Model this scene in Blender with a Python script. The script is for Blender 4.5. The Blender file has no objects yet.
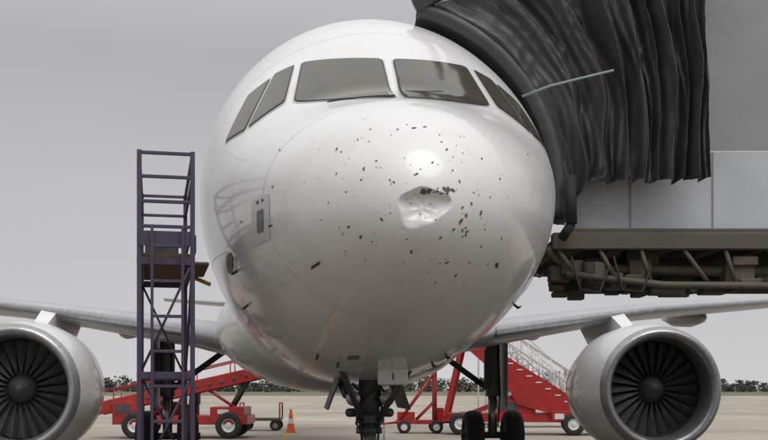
import bpy, bmesh, math, random
from mathutils import Vector, Matrix, noise
from mathutils.bvhtree import BVHTree
random.seed(7)
F=1050.0
C=bpy.context.scene.collection
# ---------------------------------------------------------------- materials
def mat(name,col,rough=.5,metal=0,coat=0,coat_r=.1,var=0,vscale=3,bump=0,bscale=20,spec=.5,vcol=None,detail=8):
    m=bpy.data.materials.new(name);m.use_nodes=True;nt=m.node_tree;b=nt.nodes["Principled BSDF"]
    b.inputs["Base Color"].default_value=(*col,1);b.inputs["Roughness"].default_value=rough
    b.inputs["Metallic"].default_value=metal;b.inputs["Coat Weight"].default_value=coat
    b.inputs["Coat Roughness"].default_value=coat_r;b.inputs["Specular IOR Level"].default_value=spec
    tc=nt.nodes.new("ShaderNodeTexCoord")
    if var>0:
        n=nt.nodes.new("ShaderNodeTexNoise");n.inputs["Scale"].default_value=vscale;n.inputs["Detail"].default_value=detail;n.inputs["Roughness"].default_value=.65
        nt.links.new(tc.outputs["Object"],n.inputs["Vector"])
        r=nt.nodes.new("ShaderNodeValToRGB");r.color_ramp.elements[0].position=.3;r.color_ramp.elements[1].position=.7
        c2=vcol or tuple(c*(1-var) for c in col)
        r.color_ramp.elements[0].color=(*c2,1);r.color_ramp.elements[1].color=(*col,1)
        nt.links.new(n.outputs["Fac"],r.inputs["Fac"]);nt.links.new(r.outputs["Color"],b.inputs["Base Color"])
        mr=nt.nodes.new("ShaderNodeMapRange");mr.inputs["To Min"].default_value=min(1,rough+.12);mr.inputs["To Max"].default_value=max(0,rough-.08)
        nt.links.new(n.outputs["Fac"],mr.inputs["Value"]);nt.links.new(mr.outputs["Result"],b.inputs["Roughness"])
    if bump>0:
        n=nt.nodes.new("ShaderNodeTexNoise");n.inputs["Scale"].default_value=bscale;n.inputs["Detail"].default_value=6
        nt.links.new(tc.outputs["Object"],n.inputs["Vector"])
        bp=nt.nodes.new("ShaderNodeBump");bp.inputs["Strength"].default_value=bump;bp.inputs["Distance"].default_value=.02
        nt.links.new(n.outputs["Fac"],bp.inputs["Height"]);nt.links.new(bp.outputs["Normal"],b.inputs["Normal"])
    return m
WHITE=mat("aircraft_white_paint",(.80,.80,.81),.36,coat=.6,coat_r=.09,var=.06,vscale=1.1,vcol=(.69,.68,.67))
GREYP=mat("aircraft_grey_paint",(.42,.43,.44),.4,coat=.3,var=.15,vscale=1.5)
GLASS=mat("cockpit_glass",(.045,.053,.045),.08,spec=.34,var=.3,vscale=2.6,vcol=(.085,.068,.042))
FRAME=mat("window_seal",(.045,.045,.045),.6)
FRAMEL=mat("window_surround",(.55,.55,.55),.45)
SEAM=mat("panel_seam",(.64,.64,.65),.5)
SPLAT=mat("bug_splatter",(.17,.155,.12),.8,var=.5,vscale=30)
SPLATL=mat("bug_smear",(.40,.385,.34),.8,var=.3,vscale=30)
DARK=mat("dark_rubber",(.022,.022,.023),.75,var=.3,vscale=8,bump=.2)
TYRE=mat("tyre_rubber",(.03,.03,.031),.85,var=.3,vscale=6,bump=.2)
METAL=mat("bare_metal",(.45,.45,.46),.35,metal=.8,var=.3,vscale=10)
GUN=mat("gear_dark_metal",(.10,.10,.105),.5,metal=.3,var=.5,vscale=9)
GEARW=mat("gear_grey_paint",(.28,.28,.28),.45,var=.5,vscale=7)
FAN=mat("fan_titanium",(.09,.09,.1),.4,metal=.6)
CANV=mat("canopy_vinyl",(.062,.06,.064),.45,var=.3,vscale=2.5,bump=.5,bscale=6,spec=.5)
BR_D=mat("bridge_dark_steel",(.07,.075,.065),.65,metal=.1,var=.6,vscale=3,vcol=(.11,.09,.06))
BR_L=mat("bridge_light_panel",(.5,.52,.55),.5,var=.2,vscale=2)
BR_M=mat("bridge_cab_panel",(.30,.30,.31),.55,var=.2,vscale=.8)
BR_B=mat("bridge_brown_steel",(.12,.10,.075),.7,var=.5,vscale=5)
GREEN=mat("green_strap",(.28,.36,.32),.6,var=.3,vscale=12)
PURP=mat("purple_steel_paint",(.05,.033,.09),.5,var=.5,vscale=7,vcol=(.06,.05,.065))
PLANK=mat("deck_boards",(.20,.15,.09),.8,var=.5,vscale=8)
RED=mat("red_equipment_paint",(.46,.02,.016),.45,coat=.15,var=.5,vscale=2.5)
WSTEEL=mat("white_steel",(.7,.7,.7),.5,var=.2,vscale=5)
STEP=mat("grey_steps",(.3,.3,.3),.6,var=.3,vscale=8)
ORANGE=mat("cone_orange",(.75,.12,.03),.5,var=.2,vscale=10)
YEL=mat("yellow_paint",(.6,.42,.06),.7,var=.4,vscale=3)
BELT=mat("belt_rubber",(.04,.04,.04),.8)
# ---------------------------------------------------------------- mesh builder
class MB:
    def __init__(s):s.v=[];s.f=[];s.m=[];s.sm=[];s.mats=[]
    def mi(s,m):
        if m not in s.mats:s.mats.append(m)
        return s.mats.index(m)
    def add(s,vs,fs,m,smooth=False):
        o=len(s.v);s.v+=[Vector(v) for v in vs];k=s.mi(m)
        for f in fs:s.f.append(tuple(i+o for i in f));s.m.append(k);s.sm.append(smooth)
    def box(s,a,b,m,bev=.012,M=None):
        x0,y0,z0=a;x1,y1,z1=b
        x0,x1=sorted((x0,x1));y0,y1=sorted((y0,y1));z0,z1=sorted((z0,z1))
        bm=bmesh.new();bmesh.ops.create_cube(bm,size=1)
        for v in bm.verts:v.co=Vector(((x0+x1)/2+v.co.x*(x1-x0),(y0+y1)/2+v.co.y*(y1-y0),(z0+z1)/2+v.co.z*(z1-z0)))
        bv=min(bev,(x1-x0)*.3,(y1-y0)*.3,(z1-z0)*.3)
        bmesh.ops.bevel(bm,geom=bm.edges[:],offset=bv,segments=1,affect='EDGES')
        bm.verts.index_update()
        s.add([(M@v.co if M else v.co.copy()) for v in bm.verts],[[v.index for v in f.verts] for f in bm.faces],m);bm.free()
    def bar(s,p,q,w,h,m,up=Vector((0,0,1))):
        p=Vector(p);q=Vector(q);d=q-p;L=d.length;d.normalize()
        if abs(d.dot(up))>.98:up=Vector((0,1,0))
        x=d.cross(up).normalized();z=x.cross(d)
        M=Matrix((x,d,z)).transposed().to_4x4();M.translation=p
        s.box((-w/2,0,-h/2),(w/2,L,h/2),m,M=M)
    def prism(s,pts,y0,y1,m):
        n=len(pts);V=[(x,y0,z) for x,z in pts]+[(x,y1,z) for x,z in pts]
        s.add(V,[tuple(range(n))[::-1],tuple(range(n,2*n))]+[(i,(i+1)%n,(i+1)%n+n,i+n) for i in range(n)],m)
    def tube(s,pts,r,m,n=10,cap=True):
        pts=[Vector(p) for p in pts];rs=r if isinstance(r,(list,tuple)) else [r]*len(pts)
        V=[];Fc=[];pr=None
        for i,p in enumerate(pts):
            d=(pts[min(i+1,len(pts)-1)]-pts[max(i-1,0)]).normalized()
            if pr is None:
                a=Vector((0,0,1)) if abs(d.z)<.9 else Vector((1,0,0));x=d.cross(a).normalized()
            else:x=(pr-d*pr.dot(d)).normalized()
            pr=x;y=d.cross(x)
            for j in range(n):
                t=2*math.pi*j/n;V.append(p+(x*math.cos(t)+y*math.sin(t))*rs[i])
        for i in range(len(pts)-1):
            for j in range(n):
                a=i*n+j;b=i*n+(j+1)%n;Fc.append((a,b,b+n,a+n))
        if cap:Fc+= [tuple(range(n))[::-1],tuple(range((len(pts)-1)*n,len(pts)*n))]
        s.add(V,Fc,m,True)
    def lathe(s,o,ax,prof,m,n=32):
        ax=Vector(ax).normalized();a=Vector((0,0,1)) if abs(ax.z)<.9 else Vector((1,0,0))
        x=ax.cross(a).normalized();y=ax.cross(x);o=Vector(o);V=[];Fc=[]
        for (h,r) in prof:
            for j in range(n):
                t=2*math.pi*j/n;V.append(o+ax*h+(x*math.cos(t)+y*math.sin(t))*max(r,.0005))
        for i in range(len(prof)-1):
            for j in range(n):
                A=i*n+j;B=i*n+(j+1)%n;Fc.append((A,B,B+n,A+n))
        s.add(V,Fc,m,True)
    def wheel(s,c,ax,r,w,hub=GEARW):
        h=w/2
        s.lathe(c,ax,[(-h*.8,r*.5),(-h,r*.62),(-h*.98,r*.8),(-h*.8,r*.93),(-h*.4,r*.99),(-.06*h,r),(0,r*.985),(.06*h,r),(h*.4,r*.99),(h*.8,r*.93),(h*.98,r*.8),(h,r*.62),(h*.8,r*.5)],TYRE,28)
        s.lathe(c,ax,[(-h*.55,0),(-h*.55,r*.2),(-h*.4,r*.25),(-h*.35,r*.42),(-h*.82,r*.52)],hub,20)
        s.lathe(c,ax,[(h*.55,0),(h*.55,r*.2),(h*.4,r*.25),(h*.35,r*.42),(h*.82,r*.52)],hub,20)
    def obj(s,name,parent=None,off=None,fixn=True):
        me=bpy.data.meshes.new(name)
        me.from_pydata([v-off for v in s.v] if off is not None else s.v,[],s.f)
        for m in s.mats:me.materials.append(m)
        for p,k,q in zip(me.polygons,s.m,s.sm):p.material_index=k;p.use_smooth=q
        if fixn:
            bm=bmesh.new();bm.from_mesh(me);bmesh.ops.recalc_face_normals(bm,faces=bm.faces[:]);bm.to_mesh(me);bm.free()
        o=bpy.data.objects.new(name,me);C.objects.link(o)
        if parent:o.parent=parent
        return o
def empty(name,loc,rz=0):
    e=bpy.data.objects.new(name,None);e.location=loc;e.rotation_euler=(0,0,rz);e.empty_display_size=.3;C.objects.link(e);return e
# ---------------------------------------------------------------- airplane
def pchip(xs,ys):
    n=len(xs);h=[xs[i+1]-xs[i] for i in range(n-1)];d=[(ys[i+1]-ys[i])/h[i] for i in range(n-1)]
    m=[0]*n;m[0]=d[0];m[-1]=d[-1]
    for i in range(1,n-1):
        if d[i-1]*d[i]>0:
            w1=2*h[i]+h[i-1];w2=h[i]+2*h[i-1];m[i]=(w1+w2)/(w1/d[i-1]+w2/d[i])
    def f(x):
        if x<=xs[0]:return ys[0]
        if x>=xs[-1]:return ys[-1]
        for i in range(n-1):
            if x<=xs[i+1]:break
        t=(x-xs[i])/h[i];a=h[i]
        return ys[i]*(1+2*t)*(1-t)**2+m[i]*a*t*(1-t)**2+ys[i+1]*t*t*(3-2*t)+m[i+1]*a*t*t*(t-1)
    return f
sq=math.sqrt
TOP=[(0,-.85),(.05,-.62),(.2,-.40),(.5,-.17),(1,.05),(1.5,.22),(1.9,.38),(2.3,.64),(2.8,.98),(3.3,1.32),(3.8,1.6),(4.5,1.88),(5.5,2.05),(7,2.09),(24,2.07),(31,2.0),(37,1.55),(37.5,1.3)]
BOT=[(0,-.85),(.05,-1.06),(.2,-1.22),(.5,-1.38),(1,-1.54),(2,-1.75),(3,-1.89),(4,-1.98),(5.5,-2.05),(7,-2.07),(24,-2.07),(28,-1.4),(33,-.1),(37,.9),(37.5,1.1)]
HW=[(0,0),(.05,.23),(.2,.46),(.5,.73),(1,1.01),(1.5,1.22),(2,1.39),(3,1.63),(4,1.80),(5,1.90),(6,1.95),(7,1.975),(24,1.975),(31,1.2),(37,.3),(37.5,.1)]
MID=[(0,-.85),(.5,-.76),(1,-.65),(2,-.47),(3,-.28),(4,-.13),(5,-.04),(6,0),(7,0),(24,0),(31,.6),(37,1.25),(37.5,1.2)]
mk=lambda L:pchip([sq(a) for a,b in L],[b for a,b in L])
fT,fB,fH,fM=mk(TOP),mk(BOT),mk(HW),mk(MID)
DX,DZ=.01,2.90
def fus(s,th):
    t=sq(max(s,0));zt,zb,h,m=fT(t),fB(t),fH(t),fM(t)
    x=h*math.sin(th);c=math.cos(th)
    z=3.82+(m+(zt-m)*c if c>0 else m+(m-zb)*c)
    y=s
    if s<1.2:
        dx=(x-DX)/.160;dz=(z-DZ)/.135
        ang=math.atan2(dz,dx);r=sq(dx*dx+dz*dz)/(1+.12*math.sin(2*ang+.6)+.09*math.sin(3*ang+1)+.06*math.sin(5*ang))
        if r<1:
            up=max(0,min(1,.5+.8*dz))
            e=1.8+4.5*up
            y+=.070*(1-r**e)**(1.35-.35*up)*(.78+.22*up)
            # crumpled skin: radiating creases inside the hollow
            y+=.010*(1-r)*abs(math.sin(2.5*ang+.8))*min(1,r*4)+.012*(1-r*r)*math.sin(4*dx+2)*math.sin(3.5*dz+.5)
    return Vector((x,y,z))
AX,AS=.25,.083
AC=empty("airplane",(AX,6.93,0),math.atan(AS))
NT=288;ss=[(i/320)**2*7.0 for i in range(1,321)]+[7+i for i in range(1,31)]+[37.5]
V=[fus(0,0)];Fc=[]
for s in ss:
    for j in range(NT):V.append(fus(s,2*math.pi*j/NT))
for j in range(NT):Fc.append((0,1+(j+1)%NT,1+j))
for i in range(len(ss)-1):
    for j in range(NT):
        a=1+i*NT+j;b=1+i*NT+(j+1)%NT;Fc.append((a,b,b+NT,a+NT))
mb=MB();mb.add(V,Fc,WHITE,True);mb.obj("fuselage",AC)
bv=BVHTree.FromPolygons(V,Fc)
def hit(x,z):
    h=bv.ray_cast(Vector((x,-2,z)),Vector((0,1,0)))
    if h[0] is None:return None,None
    n=h[1]
    if n.y>0:n=-n
    return h[0],n
def patch(b,corners,m,off,n=14,rr=.22,grow=0):
    P=[Vector((c[0],c[1])) for c in corners]
    if grow:
        cen=sum(P,Vector((0,0)))/4
        P=[p+((p-cen).normalized()*grow) for p in P]
    vs=[]
    for i in range(n+1):
        for j in range(n+1):
            u=-1+2*i/n;v=-1+2*j/n
            au,av=abs(u),abs(v)
            if au>1-rr and av>1-rr:
                du=(au-1+rr);dv=(av-1+rr);l=sq(du*du+dv*dv)
                mx=max(du,dv)
                k=mx/l if l>0 else 1
                au=1-rr+du*k;av=1-rr+dv*k
                u=math.copysign(au,u);v=math.copysign(av,v)
            a=(u+1)/2;c=(v+1)/2
            p=(P[0]*(1-a)+P[3]*a)*(1-c)+(P[1]*(1-a)+P[2]*a)*c
            h,nn=hit(p.x,p.y)
            if h is None:return
            vs.append(h+nn*off)
    fs=[(i*(n+1)+j,(i+1)*(n+1)+j,(i+1)*(n+1)+j+1,i*(n+1)+j+1) for i in range(n) for j in range(n)]
    b.add(vs,fs,m,True)
win=[[(.045,3.975),(.055,4.69),(.765,4.73),(.84,4.14)],
     [(.93,4.17),(.85,4.71),(1.03,4.63),(1.24,3.95)],
     [(1.27,3.94),(1.07,4.59),(1.28,4.43),(1.46,3.92)]]
bf,bg=MB(),MB()
for w in win:
    for sgn in (-1,1):
        c=[(sgn*x,z) for x,z in w]
        patch(bf,c,FRAMEL,.003,20,.14,grow=.032)
        patch(bf,c,FRAME,.006,20,.14,grow=.014)
        patch(bg,c,GLASS,.010,20,.14,grow=-.004)
bf.obj("window_frames",AC,fixn=False);bg.obj("cockpit_windows",AC,fixn=False)
b=MB()
def ring(sf,w=.007,a0=0,a1=2*math.pi,n=160,m=SEAM,off=.0025):
    vs=[];
    for j in range(n+1):
        th=a0+(a1-a0)*j/n;s=sf(th)
        for d in (-w/2,w/2):
            p=fus(s+d,th);e=.01
            nn=(fus(s+e,th)-fus(s-e,th)).cross(fus(s,th+e)-fus(s,th-e)).normalized()
            if nn.dot(p-Vector((0,s,3.6)))<0:nn=-nn
            vs.append(p+nn*off)
    b.add(vs,[(2*j,2*j+1,2*j+3,2*j+2) for j in range(n)],m,True)
ring(lambda t:1.02+.25*(1-math.cos(t))*.5,w=.005)
ring(lambda t:3.35,w=.005);ring(lambda t:5.9)
def line(a0,s0,s1,w=.005,m=SEAM):
    vs=[];n=40
    for j in range(n+1):
        s=s0+(s1-s0)*j/n;r=max(.2,fH(sq(s)))
        for d in (-1,1):
            th=a0+d*w/2/r;p=fus(s,th);c=Vector((0,s,3.5));vs.append(p+(p-c).normalized()*.003)
    b.add(vs,[(2*j,2*j+1,2*j+3,2*j+2) for j in range(n)],m,True)
line(math.pi,1.3,5);line(math.pi*.62,1.25,7);line(-math.pi*.62,1.25,7)
line(math.pi*.85,1.3,3.3);line(-math.pi*.85,1.3,3.3)
line(-math.pi*.53,1.7,2.6);line(-math.pi*.40,1.7,2.6)
def pix(x,z,w,h,m,off=.006,rr=.1,n=4):
    patch(b,[(x-w/2,z-h/2),(x-w/2,z+h/2),(x+w/2,z+h/2),(x+w/2,z-h/2)],m,off,n,rr)
PANELG=mat("port_plate_and_reflection_grey",(.20,.21,.22),.5,var=.3,vscale=30)
PANELW=mat("probe_plate",(.62,.62,.62),.4,var=.1,vscale=30)
pix(-1.10,3.0,.15,.32,PANELW,.0035,.1,8)
pix(-1.10,2.99,.055,.155,PANELG,.007);pix(-1.12,3.13,.02,.02,FRAME);pix(-1.08,3.13,.015,.02,FRAME)
pix(-1.02,2.93,.03,.012,FRAME);pix(-1.0,3.2,.012,.012,FRAME);pix(-1.27,3.05,.012,.012,FRAME)
pix(-1.43,2.84,.09,.13,PANELG,.006,.9,10);pix(1.43,2.72,.07,.16,PANELG,.006,.9,10)  # dark ovals painted in place of reflections on both fuselage sides
pix(-.95,3.5,.012,.012,FRAME);pix(.95,3.5,.012,.012,FRAME);pix(-.3,1.98,.10,.03,PANELG,.006)
b.obj("panel_seams_plates_and_reflections",AC,fixn=False)
b=MB()
def probe(x,z,l=.09,r=.012,tilt=(0,-1,0)):
    h,n=hit(x,z)
    if h is None:return
    k=h+n*.05
    b.tube([h-n*.01,k],r*1.3,GUN,8);b.tube([k,k+Vector(tilt).normalized()*l],[r*1.3,r*.6],GUN,8)
for x,z in ((-.62,2.02),(-.42,1.95),(.52,1.96),(.6,2.03),(-1.3,2.5),(1.25,2.5),(-1.36,2.75),(1.36,2.75)):
    probe(x,z,.07,.010,(.25,-1,.15))
for sg in (-1,1):
    pts=[]
    for t in range(7):
        h,n=hit((.03+.004*t) if sg>0 else -(.06+.085*t),(3.96+.07*t) if sg>0 else 3.955+.006*t)
        if h:pts.append(h+n*.022)
    b.tube(pts,.007,FRAME,6)
b.obj("probes_and_wipers",AC)
b=MB()
def splat(x,z,r,el=1,m=SPLAT):
    h,n=hit(x,z)
    if h is None:return
    t=n.cross(Vector((0,0,1))).normalized();u=n.cross(t);k=random.randint(6,9);a0=random.random()*6
    ca,sa=math.cos(a0),math.sin(a0);vs=[]
    for j in range(k):
        a=2*math.pi*j/k;rad=r*random.uniform(.55,1.25);p,q=rad*math.cos(a)*el,rad*math.sin(a)
        P=h+t*(p*ca-q*sa)+u*(p*sa+q*ca)
        hh,nn=hit(P.x,P.z)
        if hh is None:return
        vs.append(hh+nn*.003)
    b.add([h+n*.0035]+vs,[(0,1+j,1+(j+1)%k) for j in range(k)],m,False)
def KP(px,py):
    s=.3
    for _ in range(6):
        k=1050/(6.93+s);X=(px-384)/k;Z=1.7+(388-py)/k
        h=bv.ray_cast(Vector((X-AX+AS*s,-2,Z)),Vector((0,1,0)))
        if h[0]:s=h[0].y
    return X-AX+AS*s,Z
SP=[(408,127),(400,131),(425,128),(414,126),(352,160),(356,143),(368,142),(365,172),(360,182),(340,155),(392,133),(440,140),(447,148),(465,215),(466,225),(468,232),(464,221),(470,200),(345,232),(362,240),(375,240),(350,228),(425,270),(440,265),(455,275),(470,262),(480,245),(388,178),(395,185),(405,160),(433,160),(455,170),(460,182),(475,190),(482,210),(379,160),(372,128),(335,175),(349,195),(384,220),(410,252),(443,240),(452,228),(487,228),(492,196),(463,150),(415,172),(449,260),(434,282),(500,240),(330,205),(345,250),(365,262),(402,284),(444,292),(465,284),(489,262),(506,228),(498,175),(480,160),(334,150)]
for p in SP:
    x,z=KP(p[0]+random.uniform(-3,3),p[1]+random.uniform(-3,3))
    splat(x,z,random.uniform(.004,.0115),random.uniform(1,2.4))
    if random.random()<.5:splat(x+random.uniform(-.05,.05),z+random.uniform(-.05,.05),random.uniform(.003,.006),1.3,SPLATL)
for i in range(60):
    x,z=KP(random.gauss(425,60),random.gauss(205,60));splat(x,z,random.uniform(.0022,.005),random.uniform(1,2),random.choice((SPLAT,SPLATL)))
for i in range(60):
    x,z=KP(random.uniform(235,530),random.uniform(130,340));splat(x,z,random.uniform(.0022,.0055),random.uniform(1,2),random.choice((SPLAT,SPLATL,SPLATL)))
for i in range(18):
    x,z=KP(random.gauss(429,5.5),random.gauss(191,2.2));splat(x,z,random.uniform(.006,.013),random.uniform(1,2))
for i in range(11):
    x,z=KP(random.gauss(447,3),random.gauss(189,2.5));splat(x,z,random.uniform(.006,.013),random.uniform(1,2))
for i in range(10):
    x,z=KP(random.gauss(466,2),random.gauss(224,8));splat(x,z,random.uniform(.004,.009),random.uniform(1,2))
x,z=KP(316,266);patch(b,[(x-.035,z-.022),(x-.026,z+.0),(x+.035,z+.022),(x+.026,z-.0)],FRAME,.006,4,.1)
x,z=KP(498,265);patch(b,[(x-.018,z-.010),(x-.02,z+.018),(x+.004,z+.018),(x+.010,z-.010)],FRAME,.006,4,.1)
b.obj("bug_splatter",AC,fixn=False)
# belly fairing
b=MB();prof=[(9.0,0),(9.6,.25),(10.2,.55),(10.9,.8),(12,.96),(14,1),(18,1),(20,.85),(21.5,.4),(22,.0)]
V=[];Fc=[];n=48
for s,k in prof:
    for j in range(n):
        t=2*math.pi*j/n;c=math.cos(t);V.append(((1.55+.75*k)*math.sin(t),s,2.75+(.82+.34*k)*c))
for i in range(len(prof)-1):
    for j in range(n):a=i*n+j;c=i*n+(j+1)%n;Fc.append((a,c,c+n,a+n))
Fc+=[tuple(range(n)),tuple(range((len(prof)-1)*n,len(prof)*n))]
b.add(V,Fc,WHITE,True);b.obj("belly_fairing",AC)
def wing(b,sec,m,flip,n=16):
    V=[];Fc=[]
    for x,s,c,z,th in sec:
        for j in range(2*n):
            if j<=n:t=j/n;up=1
            else:t=(2*n-j)/n;up=-1
            xx=t*t
            y=th*2.6*(sq(max(xx,0))*.65-xx*.65)*(1 if up>0 else .75)
            V.append((x*flip,s+c*xx,z+up*y))
    N=2*n
    for i in range(len(sec)-1):
        for j in range(N):a=i*N+j;c=i*N+(j+1)%N;Fc.append((a,c,c+N,a+N))
    Fc.append(tuple(range((len(sec)-1)*N,len(sec)*N)))
    b.add(V,Fc,m,True)
WS=[(1.2,10.9,8,2.5,.95),(2.0,11.5,7.4,2.55,.85),(2.8,12.0,6.6,2.72,.72),(5,13.2,5,3.08,.55),(6.5,14.0,4.2,3.3,.45),(16.6,19.3,1.6,4.35,.18),(17,19.6,1.3,4.4,.12)]
for sg in (-1,1):
    b=MB();wing(b,WS,GREYP,sg)
    wing(b,[(x,s-.03,c*.1,z-.01,t*.42) for x,s,c,z,t in WS[2:]],METAL,sg)
    for fx,fs in ((4.6,17.2),(8.5,17.6),(12,18.9)):
        b.lathe((sg*fx,fs-1.2,2.85+.09*fx-.3),(0,1,.05),[(0,.01),(.3,.13),(1,.22),(2,.2),(3,.01)],GREYP,16)
    b.obj("wing",AC)
    b=MB();wing(b,[(.4,33,3.2,4.7,.35),(6.2,36.2,1.4,5.3,.15)],GREYP,sg);b.obj("tailplane",AC)
    ex,ez,es=5.5*sg,1.68,10.8
    b=MB()
    b.lathe((ex,es,ez),(0,1,0),[(.55,.86),(.25,.86),(.08,.90),(0,.97),(.03,1.03),(.15,1.09)],METAL,64)
    b.lathe((ex,es,ez),(0,1,0),[(.15,1.09),(.5,1.15),(1.2,1.19),(2,1.15),(2.8,1.0),(3.3,.86),(3.32,.80)],WHITE,64)
    b.lathe((ex,es,ez),(0,1,0),[(.55,.86),(.75,.87),(.76,0)],FAN,64)
    b.lathe((ex,es,ez),(0,1,0),[(3.2,.8),(3.2,.55),(4.2,.42),(4.2,.3),(4.8,.05)],GUN,40)
    b.lathe((ex,es,ez),(0,1,0),[(.35,.005),(.45,.12),(.62,.22),(.75,.27)],GUN,24)
    for i in range(24):
        a=2*math.pi*i/24
        P=lambda r,t,y:(ex+r*math.cos(a+t),es+y,ez+r*math.sin(a+t))
        b.add([P(.25,0,.6),P(.84,.10,.58),P(.84,-.14,.72),P(.25,-.2,.74)],[(0,1,2,3)],GUN)
    b.add([(ex-.12,es+1.5,ez+1.0),(ex+.12,es+1.5,ez+1.0),(ex+.16,es+2.9,3.25),(ex-.16,es+2.9,3.25),(ex-.16,es+5,3.1),(ex+.16,es+5,3.1),(ex+.12,es+3.6,ez+.5),(ex-.12,es+3.6,ez+.5)],
          [(0,1,2,3),(3,2,5,4),(4,5,6,7),(7,6,1,0),(0,3,4,7),(1,6,5,2)],WHITE)
    b.obj("engine",AC)
    gx=3.8*sg;gs=17.7;b=MB()
    b.tube([(gx,gs,2.9),(gx,gs,1.5)],.17,GEARW,16);b.tube([(gx,gs,1.5),(gx,gs,.58)],.11,METAL,16)
    b.tube([(gx-.75,gs,.585),(gx+.75,gs,.585)],.08,GUN,12)
    b.tube([(gx,gs,1.6),(gx-sg*1.5,gs+.1,2.7)],.07,GUN,10);b.tube([(gx,gs+.15,1.4),(gx,gs+.4,1.0),(gx,gs+.12,.65)],.045,GUN,8)
    b.tube([(gx+.1,gs-.17,2.8),(gx+.14,gs-.2,1.6),(gx+.1,gs-.15,.8)],.02,DARK,6)
    b.box((gx+sg*.22,gs-.5,1.25),(gx+sg*.27,gs+.55,2.9),GEARW)
    b.box((gx-.24,gs-.3,1.7),(gx-.12,gs-.16,2.6),GUN)
    for d in (-.47,.47):b.wheel((gx+d,gs,.585),(1,0,0),.585,.42)
    b.obj("main_landing_gear",AC)
b=MB();V=[];Fc=[];n=16
for s0,c0,z0,t0 in ((30,5.8,5.6,.5),(34.8,2.2,11.6,.25)):
    for j in range(2*n):
        t=j/n if j<=n else (2*n-j)/n;up=1 if j<=n else -1;xx=t*t
        V.append((up*t0*1.7*(t-xx),s0+c0*xx,z0))
for j in range(2*n):Fc.append((j,(j+1)%(2*n),(j+1)%(2*n)+2*n,j+2*n))
Fc.append(tuple(range(2*n,4*n)));b.add(V,Fc,WHITE,True);b.obj("tail_fin",AC)
# nose gear
b=MB();g=5.07
b.tube([(0,g,1.95),(0,g,1.2)],.12,GUN,18);b.tube([(0,g,1.25),(0,g,1.18)],.15,GUN,18);b.tube([(0,g,1.2),(0,g,.4)],.085,GEARW,16)
b.tube([(-.32,g,.38),(.32,g,.38)],.06,GUN,12)
for d in (-.25,.25):b.wheel((d,g,.38),(1,0,0),.38,.22)
for sx in (-1,1):
    b.tube([(sx*.06,g-.05,1.28),(sx*.36,g-1.0,1.9)],.035,GUN,8)
    b.tube([(sx*.07,g,1.5),(sx*.28,g-.1,1.62),(sx*.34,g+.2,1.85)],.04,GUN,8)
    b.tube([(sx*.10,g-.12,1.9),(sx*.13,g-.14,1.5),(sx*.09,g-.12,1.1),(sx*.12,g-.08,.7)],.014,DARK,6)
    b.tube([(sx*.16,g,1.42),(sx*.24,g-.1,1.42)],.05,GUN,8)
    b.lathe((sx*.19,g-.2,1.58),(0,1,0),[(0,0),(.0,.075),(.02,.085),(.1,.05),(.12,0)],METAL,20)
    b.add([(sx*.33,g-.1,1.80),(sx*.33,g+1.5,1.80),(sx*.46,g+1.45,1.45),(sx*.46,g,1.45),(sx*.35,g-.1,1.80),(sx*.35,g+1.5,1.80),(sx*.48,g+1.45,1.45),(sx*.48,g,1.45)],
      [(0,1,2,3),(7,6,5,4),(0,4,5,1),(1,5,6,2),(2,6,7,3),(3,7,4,0)],GUN)
b.tube([(0,g+.1,1.2),(0,g+.38,.95),(0,g+.1,.6)],.035,GUN,8)
b.box((-.16,g-.16,1.3),(.16,g-.1,1.4),GUN)
b.tube([(-.2,g-.12,1.75),(-.05,g-.2,1.6),(.12,g-.15,1.72),(.2,g-.05,1.6)],.016,DARK,6)
b.tube([(-.1,g-.14,1.55),(-.16,g-.2,1.3),(-.05,g-.2,1.15)],.014,DARK,6)
b.obj("nose_landing_gear",AC)
b=MB()
b.box((-.02,3.5,1.73),(.28,3.56,1.90),PANELW);b.box((.0,3.42,1.93),(.10,3.5,2.03),PANELW);b.box((.15,3.42,1.93),(.25,3.5,2.03),PANELW)
b.box((.125,3.488,1.78),(.137,3.499,1.85),FRAME,.002)
b.tube([(.01,3.40,1.94),(.25,3.40,1.94)],.012,GUN,6);b.box((.0,3.5,1.9),(.26,3.56,1.98),GEARW)
b.obj("service_panel",AC)
# ---------------------------------------------------------------- jet bridge
JO=Vector((5,12.5,0));JB=empty("jet_bridge",JO)
def contour(ph,R=1.93,y=11.25):
    return Vector((-.12+R*math.sin(ph),y,3.80+(R+.02)*math.cos(ph)))
b=MB();NU=340;NV=80;V=[];Fc=[]
NP=9
def hoop(u,v):
    ph=math.radians(15+(100-15)*v);a=contour(ph)
    top=6.75;bot=3.88+.02*math.sin(u*40)
    e=Vector((3.35+.05*v,11.1,top+(bot-top)*v))
    w=u**.85
    p=a*(1-w)+e*w
    if v>.8:
        k=(v-.8)/.2*min(1,u*5);p.z=p.z*(1-k)+(bot+(1-v)*1.6)*k
    p.z+= .18*math.sin(math.pi*min(1,u))*(1-v)
    N=noise.noise
    ph2=u*NP+.40*math.sin(u*7+1)+.6*N(Vector((u*3,v*1.6,1)))+.2*N(Vector((u*6,v*3.5,3)))
    t=ph2%1;tri=(t/.7 if t<.7 else (1-t)/.3)
    amp=.06+.22*min(1,u*6)
    p.y-=amp*(tri**1.3)*(.75+.6*N(Vector((u*6,v*1.2,5))))
    c2=(u*NP*2.7+1.2*N(Vector((u*4,v*2.5,7))))%1;c2=1-abs(2*c2-1)
    p.y-=.05*min(1,u*6)*c2*(.5+.8*N(Vector((u*9,v*2.5,11))))
    p.y+=.07*N(Vector((u*9,v*2.5,9)))+.05*abs(N(Vector((u*14+v*9,v*8,2))))
    p.x+=.05*N(Vector((u*8,v*4,20)))*(1 if 0<u<1 else 0)
    return p
for i in range(NU+1):
    u=i/NU
    for j in range(NV+1):V.append(hoop(u,j/NV))
M1=NV+1
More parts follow.
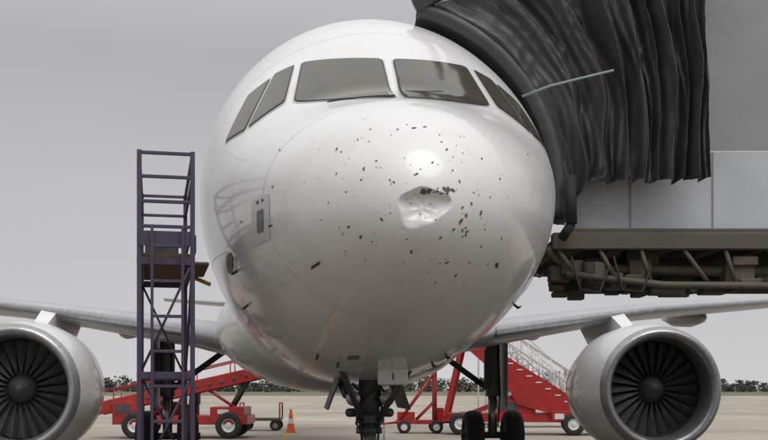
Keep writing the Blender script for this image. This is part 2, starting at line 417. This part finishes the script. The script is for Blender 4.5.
for i in range(NU):
    for j in range(NV):
        a=i*M1+j;Fc.append((a,a+1,a+1+M1,a+M1))
b.add(V,Fc,CANV,True)
V=[];Fc=[]
for i in range(NU+1):
    u=i/NU;p=hoop(u,0);t=(u*NP)%1;tri=1-abs(2*t-1)
    for k in range(13):
        q=Vector(p);q.y=p.y+(2.6)*k/12;q.z+=.07*tri*min(1,k)+.12*math.sin(math.pi*k/12)
        V.append(q)
for i in range(NU):
    for j in range(12):a=i*13+j;Fc.append((a,a+1,a+14,a+13))
b.add(V,Fc,CANV,True)
V=[];Fc=[]
for i in range(0,NU+1,4):
    for j in range(0,21):
        p=hoop(i/NU,j/20);V.append(Vector((p.x,13.85+(11.1-p.y)*.8,p.z)))
n2=len(range(0,NU+1,4))
for i in range(n2-1):
    for j in range(20):a=i*21+j;Fc.append((a,a+1,a+22,a+21))
b.add(V,Fc,CANV,True)
V=[];Fc=[]
for i in range(41):
    a=math.radians(14+86*i/40);V+=[contour(a,1.80,11.50),contour(a,1.99,11.22),contour(a,2.08,11.2)]
for i in range(40):Fc+=[(3*i,3*i+1,3*i+4,3*i+3),(3*i+1,3*i+2,3*i+5,3*i+4)]
b.add(V,Fc,CANV,True)
b.tube([contour(math.radians(a),1.98)+Vector((0,-.05,0)) for a in range(14,100,3)],.085,CANV,12)
b.tube([contour(math.radians(13),1.98)+Vector((0,-.1,.0)),contour(math.radians(14),2.02)+Vector((.2,-.12,.10)),Vector((.95,11.0,6.2))],[.08,.08,.06],CANV,10)
b.obj("bellows_canopy",JB,JO,fixn=False)
b=MB()
b.tube([(1.42,10.80,4.70),(1.7,10.74,4.79),(2.0,10.72,4.86),(2.35,10.74,4.95)],.014,GREEN,8)
b.tube([(1.95,11.0,3.92),(1.965,11.0,3.42)],.06,DARK,12)
b.tube([(1.965,11.0,3.42),(1.88,11.1,3.28)],.05,DARK,12)
b.obj("bumper_and_strap",JB,JO)
b=MB()
b.box((2.05,11.5,3.42),(6.4,11.55,4.3),BR_L)
for x in (2.7,3.6,4.5,5.4):b.box((x-.01,11.49,3.44),(x+.01,11.5,4.28),BR_M,.002)
b.box((2.0,11.3,3.36),(6.4,14,3.42),BR_D)
b.box((3.35,11.6,3.42),(6.4,14,6.9),BR_M)
b.box((3.25,11.4,6.9),(6.6,14.2,7.0),BR_D)
for x in (3.32,4.85,6.35):b.box((x-.02,11.57,4.3),(x+.02,11.6,6.9),BR_M)
b.box((1.8,11.2,3.18),(6.4,11.35,3.36),BR_D);b.box((1.8,13.8,3.18),(6.4,14,3.36),BR_D)
for i in range(9):b.box((1.85+i*.55,11.35,3.2),(1.93+i*.55,13.8,3.34),BR_D)
b.box((1.9,11.37,3.345),(6.4,14,3.357),BR_B)
b.box((2.05,12.2,2.8),(6.4,12.3,3.2),BR_D)
rn=random.Random(11)
for i in range(44):
    x=rn.uniform(1.9,5.6) if i>20 else rn.uniform(1.8,2.7);w=rn.uniform(.08,.4);z=rn.uniform(2.70,3.04);h=rn.uniform(.06,.22);y=rn.uniform(11.25,12)
    b.box((x,y,z),(x+w,y+rn.uniform(.1,.4),z+h),rn.choice((BR_D,BR_B,BR_D,GUN)))
for i in range(10):
    x=1.85+i*.45
    b.tube([(x,11.25,3.2),(x+rn.uniform(.1,.3),11.25,2.84)],.026,BR_B if i%2 else BR_D,6)
b.tube([(1.95,11.25,2.92),(3,11.22,2.8),(6.4,11.25,2.78)],.04,BR_D,8)
b.tube([(1.9,11.5,3.0),(6.4,11.5,2.95)],.06,BR_B,8)
for x in (2.0,2.45):b.tube([(x,11.2,3.1),(x+.08,11.14,2.74),(x+.3,11.18,2.72),(x+.4,11.2,3.0)],.014,DARK,6)
b.tube([(1.75,11.3,3.2),(2.2,11.5,2.85)],.05,BR_D,8)
b.tube([(2.2,11.28,3.05),(2.2,11.28,2.78)],.07,DARK,12)
b.obj("cab",JB,JO)
b=MB()
T=Matrix.Translation((6.4,12.6,3.3))@Matrix.Rotation(math.radians(14),4,'Z')
b.box((0,-1.3,0),(10,1.3,2.8),BR_L,M=T);b.box((9.5,-1.5,-.2),(22,1.5,3.0),BR_L,M=T)
for i in range(40):
    x=.25+i*.24
    for y in (-1.34,1.3):b.box((x,y,.15),(x+.1,y+.04,2.65),BR_L,M=T)
for y in (-1.35,1.2):
    b.box((0,y,-.22),(10,y+.15,-.01),BR_D,M=T);b.box((0,y,2.81),(10,y+.15,2.95),BR_D,M=T)
b.box((8,-2,-2.6),(8.4,-1.6,3.2),GUN,M=T);b.box((8,1.6,-2.6),(8.4,2,3.2),GUN,M=T);b.box((7.9,-2,-2.8),(8.5,2,-2.5),GUN,M=T)
for y in (-.8,-.35,.35,.8):b.wheel(T@Vector((8.2,y,-2.75)),T.to_3x3()@Vector((0,1,0)),.55,.32)
b.box((20.5,-.6,-3.3),(21.7,.6,-.2),BR_L,M=T)
b.obj("tunnel_and_drive_column",JB,JO)
# ---------------------------------------------------------------- access stand (left)
TW=empty("maintenance_access_stand",(-1.55,8.5,0),math.radians(12.4))
b=MB();W=.42;D=1.95;r=.019;H=3.61
for x in (0,-W):
    for y in (0,D):
        b.box((x-r,y-r,.12),(x+r,y+r,H),PURP,.004);b.wheel((x,y,.09),(0,1,0),.09,.05)
for z in (H-.02,3.4,3.2,3.0):
    for y in (0,D):b.box((-W,y-.013,z-.013),(0,y+.013,z+.013),PURP,.003)
    for x in (-W,0):
        if z!=3.2:b.box((x-.013,0,z-.013),(x+.013,D,z+.013),PURP,.003)
for z in (2.72,1.8,.95,.3):
    for y in (0,D):b.box((-W,y-.02,z-.03),(0,y+.02,z+.03),PURP,.004)
    for x in (-W,0):b.box((x-.02,0,z-.03),(x+.02,D,z+.03),PURP,.004)
for z0,z1 in ((.3,.95),(.95,1.8),(1.8,2.72)):
    b.tube([(-W,0,z0),(0,0,z1)],.012,PURP,6);b.tube([(-W,D,z1),(0,D,z0)],.012,PURP,6)
    b.tube([(0,0,z1),(0,D,z0)],.012,PURP,6);b.tube([(-W,0,z0),(-W,D,z1)],.012,PURP,6)
for i in range(6):
    b.box((-W+.02,.03+i*.32,2.755),(-.02,.03+i*.32+.29,2.79),PLANK,.006)
b.box((-W,-.03,2.84),(-.02,-.022,2.96),PURP,.003);b.box((.022,0,2.80),(.03,D,2.94),PURP,.003)
for x in (-.08,-.32):b.box((x-.012,-.09,.1),(x+.012,-.065,3.0),PURP,.004)
for i in range(10):b.box((-.32,-.09,.3+i*.28),(-.08,-.065,.325+i*.28),PURP,.004)
b.obj("frame",TW)
b=MB();b.box((-.2,.9,2.795),(.18,1.9,2.83),PLANK);b.box((-.38,.5,2.80),(-.1,.9,3.0),GUN)
b.tube([(.05,1.8,2.79),(.24,1.85,2.72)],.02,YEL,8)
b.obj("deck_extension",TW)
# ---------------------------------------------------------------- ground equipment
def belt_loader(loc,rz):
    e=empty("belt_loader",loc,rz);b=MB()
    b.box((-2.2,-.85,.38),(1.4,.85,.62),RED);b.box((-2.2,-.85,.62),(-1.5,-.1,1.0),RED);b.box((.4,-.8,.62),(1.3,.8,.85),RED)
    b.box((-1.4,.1,.62),(-.6,.8,.98),RED);b.box((-.55,.3,.62),(-.15,.75,.9),DARK);b.box((-.2,.3,.9),(-.12,.75,1.3),DARK)
    b.box((-2.1,-.86,.68),(-1.7,-.852,.92),GUN,.003);b.box((.6,-.815,.66),(.9,-.802,.78),WSTEEL,.003)
    for x in (-1.6,.9):
        for y in (-.8,.8):b.wheel((x,y,.36),(0,1,0),.36,.22,WSTEEL)
    P0=Vector((-2.7,-.35,.78));P1=Vector((2.5,-.35,1.95))
    for dy in (-.42,.42):
        b.bar(P0+Vector((0,dy,0)),P1+Vector((0,dy,0)),.06,.34,RED)
        b.tube([P0+Vector((.3,dy,.5)),P1+Vector((-.3,dy,.42))],.022,RED,8)
        for t in (.1,.3,.5,.7,.9):
            q=P0.lerp(P1,t)+Vector((0,dy,0));b.tube([q,q+Vector((0,0,.45))],.018,RED,6)
        for i in range(16):
            q=P0.lerp(P1,(i+.5)/16)+Vector((0,dy-.035,-.02));b.lathe(q,(0,-1,0),[(0,.05),(.015,.045),(.016,0)],GUN,8)
    b.bar(P0+Vector((0,0,.14)),P1+Vector((0,0,.14)),.74,.05,BELT)
    for q in (P0,P1):b.tube([q+Vector((0,-.4,.06)),q+Vector((0,.4,.06))],.1,DARK,12)
    b.box((P1.x-.7,-.85,P1.z-.02),(P1.x+.16,.15,P1.z+.32),DARK);b.box((P1.x-.6,-.7,P1.z+.32),(P1.x-.15,.0,P1.z+.62),DARK,.06)
    b.tube([(.9,-.6,.8),(1.4,-.6,1.65)],.05,GUN,8);b.tube([(.9,0,.8),(1.4,0,1.65)],.05,GUN,8)
    b.tube([(1.1,-.7,.8),(.2,-.7,1.4)],.04,RED,8);b.tube([(-1.2,-.7,.6),(-.5,-.7,1.2)],.035,RED,8)
    b.tube([(-.6,.6,.95),(-.75,.6,1.35)],.02,DARK,6);b.lathe((-.75,.6,1.35),(-.3,0,1),[(0,.16),(.03,.18),(.05,.16)],DARK,16)
    b.obj("body",e);return e
e=belt_loader((-6.3,36,0),0);e.scale=(1.25,1.25,1.25)
def stairs(loc,rz):
    e=empty("passenger_boarding_stairs",loc,rz);b=MB()
    x0,z0,x1,z1=2.3,.35,-1.6,3.0;N=15
    for dy in (-.75,.75):
        y0,y1=dy-.035,dy+.035
        b.prism([(x0+.25,z0-.1),(x0+.25,z0+.25),(x1,z1+.22),(x1-1.25,z1+.22),(x1-1.25,z1-.2),(x1-.15,z1-.25),(-.6,1.75),(-.2,1.0),(1.2,.6)],y0,y1,RED)
        b.tube([(x0,dy,z0+1.15),(x1,dy,z1+1.15),(x1-1.2,dy,z1+1.15)],.03,WSTEEL,8)
        b.tube([(x0,dy,z0+.75),(x1,dy,z1+.75),(x1-1.2,dy,z1+.75)],.022,WSTEEL,8)
        for i in range(12):
            t=i/11;q=Vector((x0+(x1-x0)*t,dy,z0+(z1-z0)*t));b.tube([q+Vector((0,0,.2)),q+Vector((0,0,1.15))],.024,WSTEEL,6)
        for x in (x1-.6,x1-1.2):b.tube([(x,dy,z1),(x,dy,z1+1.15)],.022,WSTEEL,6)
        b.bar((x1-.9,dy,.6),(x1-.4,dy,z1-.2),.08,.14,RED)
        b.bar((-1.9,dy*.8,.6),(.5,dy*.8,1.55),.07,.16,RED);b.bar((-1.2,dy*.8,2.6),(1.1,dy*.8,.6),.06,.1,RED)
        for i in range(22):
            t=i/22;q=Vector((x0+(x1-x0)*t,dy,z0+(z1-z0)*t+.22));q2=Vector((x0+(x1-x0)*(t+1/22),dy,z0+(z1-z0)*(t+1/22)+1.1))
            b.tube([q,q2],.010,WSTEEL,5)
        for i in range(13):
            t=i/13;q=Vector((x0+(x1-x0)*t,dy-.05,z0+(z1-z0)*t+.12));b.box((q.x-.09,q.y-.006,q.z-.02),(q.x+.09,q.y,q.z+.02),WSTEEL,.002)
    for i in range(N):
        t=i/(N-1);q=Vector((x0+(x1-x0)*t,0,z0+(z1-z0)*t))
        b.box((q.x-.15,-.70,q.z-.02),(q.x+.15,.70,q.z+.02),STEP)
    b.box((x1-1.2,-.70,z1-.03),(x1,.70,z1+.03),STEP)
    b.box((-2.6,-.7,.42),(2.0,.7,.7),RED);b.box((.9,-.85,.45),(2.5,.85,.78),RED)
    b.box((-1.0,-.70,.7),(.4,.70,1.15),RED);b.box((-.9,-.72,.8),(-.2,-.705,1.05),GUN,.003);b.box((1.0,-.87,.52),(1.3,-.855,.7),WSTEEL,.003)
    for x in (-2.0,1.6):
        for y in (-.82,.82):b.wheel((x,y,.36),(0,1,0),.36,.22,WSTEEL)
    b.obj("stair_unit",e);return e
e=stairs((5.1,38.5,0),math.radians(-8));e.scale=(1.12,1.12,1.12)
e=empty("mobile_maintenance_ladder",(7.2,46,0),math.radians(10));b=MB()
for dy in (-.6,.6):
    b.tube([(1.9,dy,.3),(-1.9,dy,3.5),(-3.0,dy,3.5)],.05,WSTEEL,6);b.tube([(1.9,dy,1.3),(-1.9,dy,4.5),(-3.0,dy,4.5)],.035,WSTEEL,6)
    for i in range(9):
        t=i/8;x=1.9-3.8*t;z=.3+3.2*t;b.tube([(x,dy,z),(x,dy,z+1)],.028,WSTEEL,6)
    for x in (-3,-1.9,0):b.tube([(x,dy,.2),(x,dy,3.5 if x<-1 else 1.9)],.04,WSTEEL,6)
    b.tube([(-3,dy,.3),(0,dy,1.8)],.03,WSTEEL,6);b.tube([(-3,dy,3.3),(0,dy,.3)],.03,WSTEEL,6)
for i in range(13):
    t=i/12;x=1.9-3.8*t;z=.3+3.2*t;b.box((x-.13,-.6,z-.02),(x+.13,.6,z+.02),WSTEEL)
b.box((-3,-.6,3.46),(-1.9,.6,3.5),WSTEEL);b.box((-3.1,-.65,.2),(1.9,.65,.3),WSTEEL)
for x in (-2.8,1.6):
    for y in (-.6,.6):b.wheel((x,y,.15),(0,1,0),.15,.08)
b.obj("frame",e)
e=empty("tow_cart",(1.35,39.5,0),0);b=MB()
b.box((-.9,-.5,.35),(.9,.5,.5),RED);b.box((-.85,-.45,.5),(-.2,.45,.8),RED)
for dy in (-.45,.45):
    b.tube([(.55,dy,.45),(.55,dy,2.35)],.07,RED,8);b.tube([(-.75,dy,.5),(.5,dy,2.2)],.05,RED,8);b.tube([(.55,dy,1.2),(-.15,dy,.5)],.04,RED,8)
b.tube([(.55,-.45,2.3),(.55,.45,2.3)],.05,RED,8);b.box((.62,-.35,.5),(.88,.35,.95),RED)
b.tube([(-.9,0,.4),(-1.9,0,.3)],.04,RED,8);b.tube([(.9,0,.42),(2.1,0,.35)],.045,RED,8)
for x in (-.6,.6):
    for y in (-.5,.5):b.wheel((x,y,.25),(0,1,0),.25,.14,WSTEEL)
b.obj("body",e)
e=empty("traffic_cone",(-3.55,40,0));b=MB()
b.box((-.22,-.22,0),(.22,.22,.04),ORANGE);b.lathe((0,0,.04),(0,0,1),[(0,.17),(.3,.125),],ORANGE,20);b.lathe((0,0,.04),(0,0,1),[(.3,.125),(.5,.09)],WSTEEL,20);b.lathe((0,0,.04),(0,0,1),[(.5,.09),(.85,.035),(.86,0)],ORANGE,20)
b.obj("cone",e)
e=empty("baggage_dolly",(-4.9,42,0));b=MB()
b.box((-.8,-.6,.4),(.8,.6,.5),GUN)
for x in (-.6,.6):
    for y in (-.5,.5):b.wheel((x,y,.22),(0,1,0),.22,.12)
for x in (-.78,.78):b.tube([(x,-.55,.5),(x,-.55,1.1),(x,.55,1.1),(x,.55,.5)],.03,RED,8)
b.tube([(-.8,0,.4),(-1.8,0,.35)],.03,GUN,6);b.obj("body",e)
# ---------------------------------------------------------------- ground (painted shade darkens the stand area and dims bounce on the belly)
gm=bpy.data.materials.new("apron_concrete");gm.use_nodes=True;nt=gm.node_tree;bs=nt.nodes["Principled BSDF"];bs.inputs["Roughness"].default_value=.8
def N_(t):return nt.nodes.new(t)
tc=N_("ShaderNodeTexCoord")
n1=N_("ShaderNodeTexNoise");n1.inputs["Scale"].default_value=.12;n1.inputs["Detail"].default_value=10;n1.inputs["Roughness"].default_value=.7
n2=N_("ShaderNodeTexNoise");n2.inputs["Scale"].default_value=9;n2.inputs["Detail"].default_value=8
br=N_("ShaderNodeTexBrick");br.offset=0;br.inputs["Scale"].default_value=1;br.inputs["Brick Width"].default_value=7.5;br.inputs["Row Height"].default_value=7.5;br.inputs["Mortar Size"].default_value=.035
br.inputs["Color1"].default_value=(.98,.98,.98,1);br.inputs["Color2"].default_value=(.86,.86,.86,1);br.inputs["Mortar"].default_value=(.35,.34,.33,1)
r1=N_("ShaderNodeValToRGB");r1.color_ramp.elements[0].position=.32;r1.color_ramp.elements[0].color=(.29,.25,.20,1);r1.color_ramp.elements[1].position=.68;r1.color_ramp.elements[1].color=(.47,.43,.365,1)
mx=N_("ShaderNodeMix");mx.data_type='RGBA';mx.blend_type='MULTIPLY';mx.inputs[0].default_value=1
mx2=N_("ShaderNodeMix");mx2.data_type='RGBA';mx2.blend_type='OVERLAY';mx2.inputs[0].default_value=.35
for n in (n1,n2,br):nt.links.new(tc.outputs["Object"],n.inputs["Vector"])
nt.links.new(n1.outputs["Fac"],r1.inputs["Fac"]);nt.links.new(r1.outputs["Color"],mx.inputs[6]);nt.links.new(br.outputs["Color"],mx.inputs[7])
nt.links.new(mx.outputs[2],mx2.inputs[6]);nt.links.new(n2.outputs["Fac"],mx2.inputs[7])
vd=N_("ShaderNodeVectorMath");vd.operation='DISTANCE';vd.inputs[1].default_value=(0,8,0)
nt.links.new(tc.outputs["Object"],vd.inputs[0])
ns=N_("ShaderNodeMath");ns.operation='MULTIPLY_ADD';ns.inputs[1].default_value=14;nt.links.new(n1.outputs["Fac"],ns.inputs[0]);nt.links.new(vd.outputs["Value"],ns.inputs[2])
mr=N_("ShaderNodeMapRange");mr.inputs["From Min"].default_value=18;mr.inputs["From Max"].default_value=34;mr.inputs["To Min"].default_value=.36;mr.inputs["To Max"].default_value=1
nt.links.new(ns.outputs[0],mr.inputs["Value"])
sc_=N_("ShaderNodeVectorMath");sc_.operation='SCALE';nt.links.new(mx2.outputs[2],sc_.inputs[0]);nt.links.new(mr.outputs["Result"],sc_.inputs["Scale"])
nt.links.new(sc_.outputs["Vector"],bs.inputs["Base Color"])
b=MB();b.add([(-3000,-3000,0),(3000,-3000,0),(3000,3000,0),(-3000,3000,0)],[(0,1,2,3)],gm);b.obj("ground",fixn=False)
b=MB()
def strip(p,q,w,z=.004,m=YEL):
    p=Vector((*p,z));q=Vector((*q,z));d=(q-p).normalized();s=Vector((-d.y,d.x,0))*w/2
    b.add([p-s,q-s,q+s,p+s],[(0,1,2,3)],m)
strip((.7,-20),(-6.6,80),.15);strip((-60,52),(60,55),.15,.008);strip((-60,74),(60,74),.12,.012,WSTEEL)
b.obj("apron_markings",fixn=False)
grass=mat("dry_grass",(.17,.165,.10),.9,var=.4,vscale=.05)
b=MB();b.add([(-2500,230,.02),(2500,230,.02),(2500,900,.02),(-2500,900,.02)],[(0,1,2,3)],grass);b.obj("grass_field",fixn=False)
FOL=mat("distant_foliage",(.12,.13,.11),.9,var=.2,vscale=.3,spec=.1)  # foliage colour greyed to imitate distance haze
TRK=mat("tree_bark",(.09,.08,.07),.9)
b=MB();rnd=random.Random(3)
x=-330
while x<330:
    y=rnd.uniform(400,520);h=rnd.uniform(3.2,5.6)*(1+.25*math.sin(x*.03)+.2*math.sin(x*.11));w=h*rnd.uniform(.6,.9)
    b.tube([(x,y,0),(x+rnd.uniform(-.3,.3),y,h*.7)],[.25,.1],TRK,5,False)
    for i in range(80):
        a=rnd.random()*6.28;rr=sq(rnd.random())*w;zz=h*(.08+.92*rnd.random());k=1-abs(zz/h-.5)*1.1
        c=Vector((x+math.cos(a)*rr*k,y+math.sin(a)*rr*k,zz));s=rnd.uniform(.5,1.0)
        vs=[c+Vector((rnd.uniform(-s,s),rnd.uniform(-s,s),rnd.uniform(-s,s)*.8)) for _ in range(4)]
        b.add(vs,[(0,1,2),(0,2,3),(1,2,3)],FOL)
    x+=rnd.uniform(.7,2.0)
b.obj("distant_tree_line",fixn=False)
e=empty("terminal_building",(68,330,0));b=MB()
b.box((-14,0,0),(14,16,6.5),WSTEEL,.1);b.box((-15,-1,6.5),(15,17,7.1),GREYP,.1)
for i in range(9):b.box((-13+i*3,-.05,2.5),(-11+i*3,.02,5),GLASS,.02)
b.box((-1.5,-.06,0),(1.5,.02,2.2),GUN,.02);b.obj("building",e)
# ---------------------------------------------------------------- world, sun, camera
w=bpy.data.worlds.new("World");bpy.context.scene.world=w;w.use_nodes=True;nt=w.node_tree;bg_=nt.nodes["Background"]
sky=nt.nodes.new("ShaderNodeTexSky");sky.sky_type='NISHITA';sky.sun_disc=False;sky.sun_elevation=math.radians(56);sky.sun_rotation=math.radians(156);sky.dust_density=6;sky.air_density=1.5
hs=nt.nodes.new("ShaderNodeHueSaturation");hs.inputs["Saturation"].default_value=.1
tc=nt.nodes.new("ShaderNodeTexCoord");sx=nt.nodes.new("ShaderNodeSeparateXYZ");rp=nt.nodes.new("ShaderNodeValToRGB")
els=rp.color_ramp.elements;els[0].position=0;els[0].color=(.66,.655,.665,1);els[1].position=1;els[1].color=(1,1,1,1)
for p,c in ((.10,(.55,.545,.56)),(.30,(.41,.405,.43)),(.6,(.82,.82,.83))):
    q=els.new(p);q.color=(*c,1)
mul=nt.nodes.new("ShaderNodeMix");mul.data_type='RGBA';mul.blend_type='MULTIPLY';mul.inputs[0].default_value=1;mul.inputs[7].default_value=(11,11,11,1)
cn=nt.nodes.new("ShaderNodeTexNoise");cn.inputs["Scale"].default_value=1.6;cn.inputs["Detail"].default_value=5
cr=nt.nodes.new("ShaderNodeMapRange");cr.inputs["To Min"].default_value=.86;cr.inputs["To Max"].default_value=1.14
ml2=nt.nodes.new("ShaderNodeVectorMath");ml2.operation='SCALE'
mix=nt.nodes.new("ShaderNodeMix");mix.data_type='RGBA';mix.inputs[0].default_value=.85
nt.links.new(tc.outputs["Generated"],sx.inputs[0]);nt.links.new(sx.outputs["Z"],rp.inputs["Fac"]);nt.links.new(rp.outputs["Color"],mul.inputs[6])
nt.links.new(tc.outputs["Generated"],cn.inputs["Vector"]);nt.links.new(cn.outputs["Fac"],cr.inputs["Value"])
nt.links.new(mul.outputs[2],ml2.inputs[0]);nt.links.new(cr.outputs["Result"],ml2.inputs["Scale"])
nt.links.new(sky.outputs["Color"],hs.inputs["Color"]);nt.links.new(hs.outputs["Color"],mix.inputs[6]);nt.links.new(ml2.outputs["Vector"],mix.inputs[7])
nt.links.new(mix.outputs[2],bg_.inputs["Color"]);bg_.inputs["Strength"].default_value=.1
sl=bpy.data.lights.new("sun",'SUN');so=bpy.data.objects.new("sun",sl);C.objects.link(so)
sl.energy=1.3;sl.angle=math.radians(40);sl.color=(1,.98,.95)
d=Vector((.27,-.60,1.0)).normalized();so.rotation_euler=d.to_track_quat('Z','Y').to_euler();so.location=(5,-10,30)
cd=bpy.data.cameras.new("Camera");co=bpy.data.objects.new("Camera",cd);C.objects.link(co)
co.location=(0,0,1.7);co.rotation_euler=(math.pi/2,0,0);cd.lens=F/768*36;cd.shift_y=168/768;cd.clip_end=6000;cd.clip_start=.1
sc=bpy.context.scene;sc.camera=co;sc.view_settings.view_transform='Standard';sc.view_settings.look='None';sc.view_settings.exposure=0
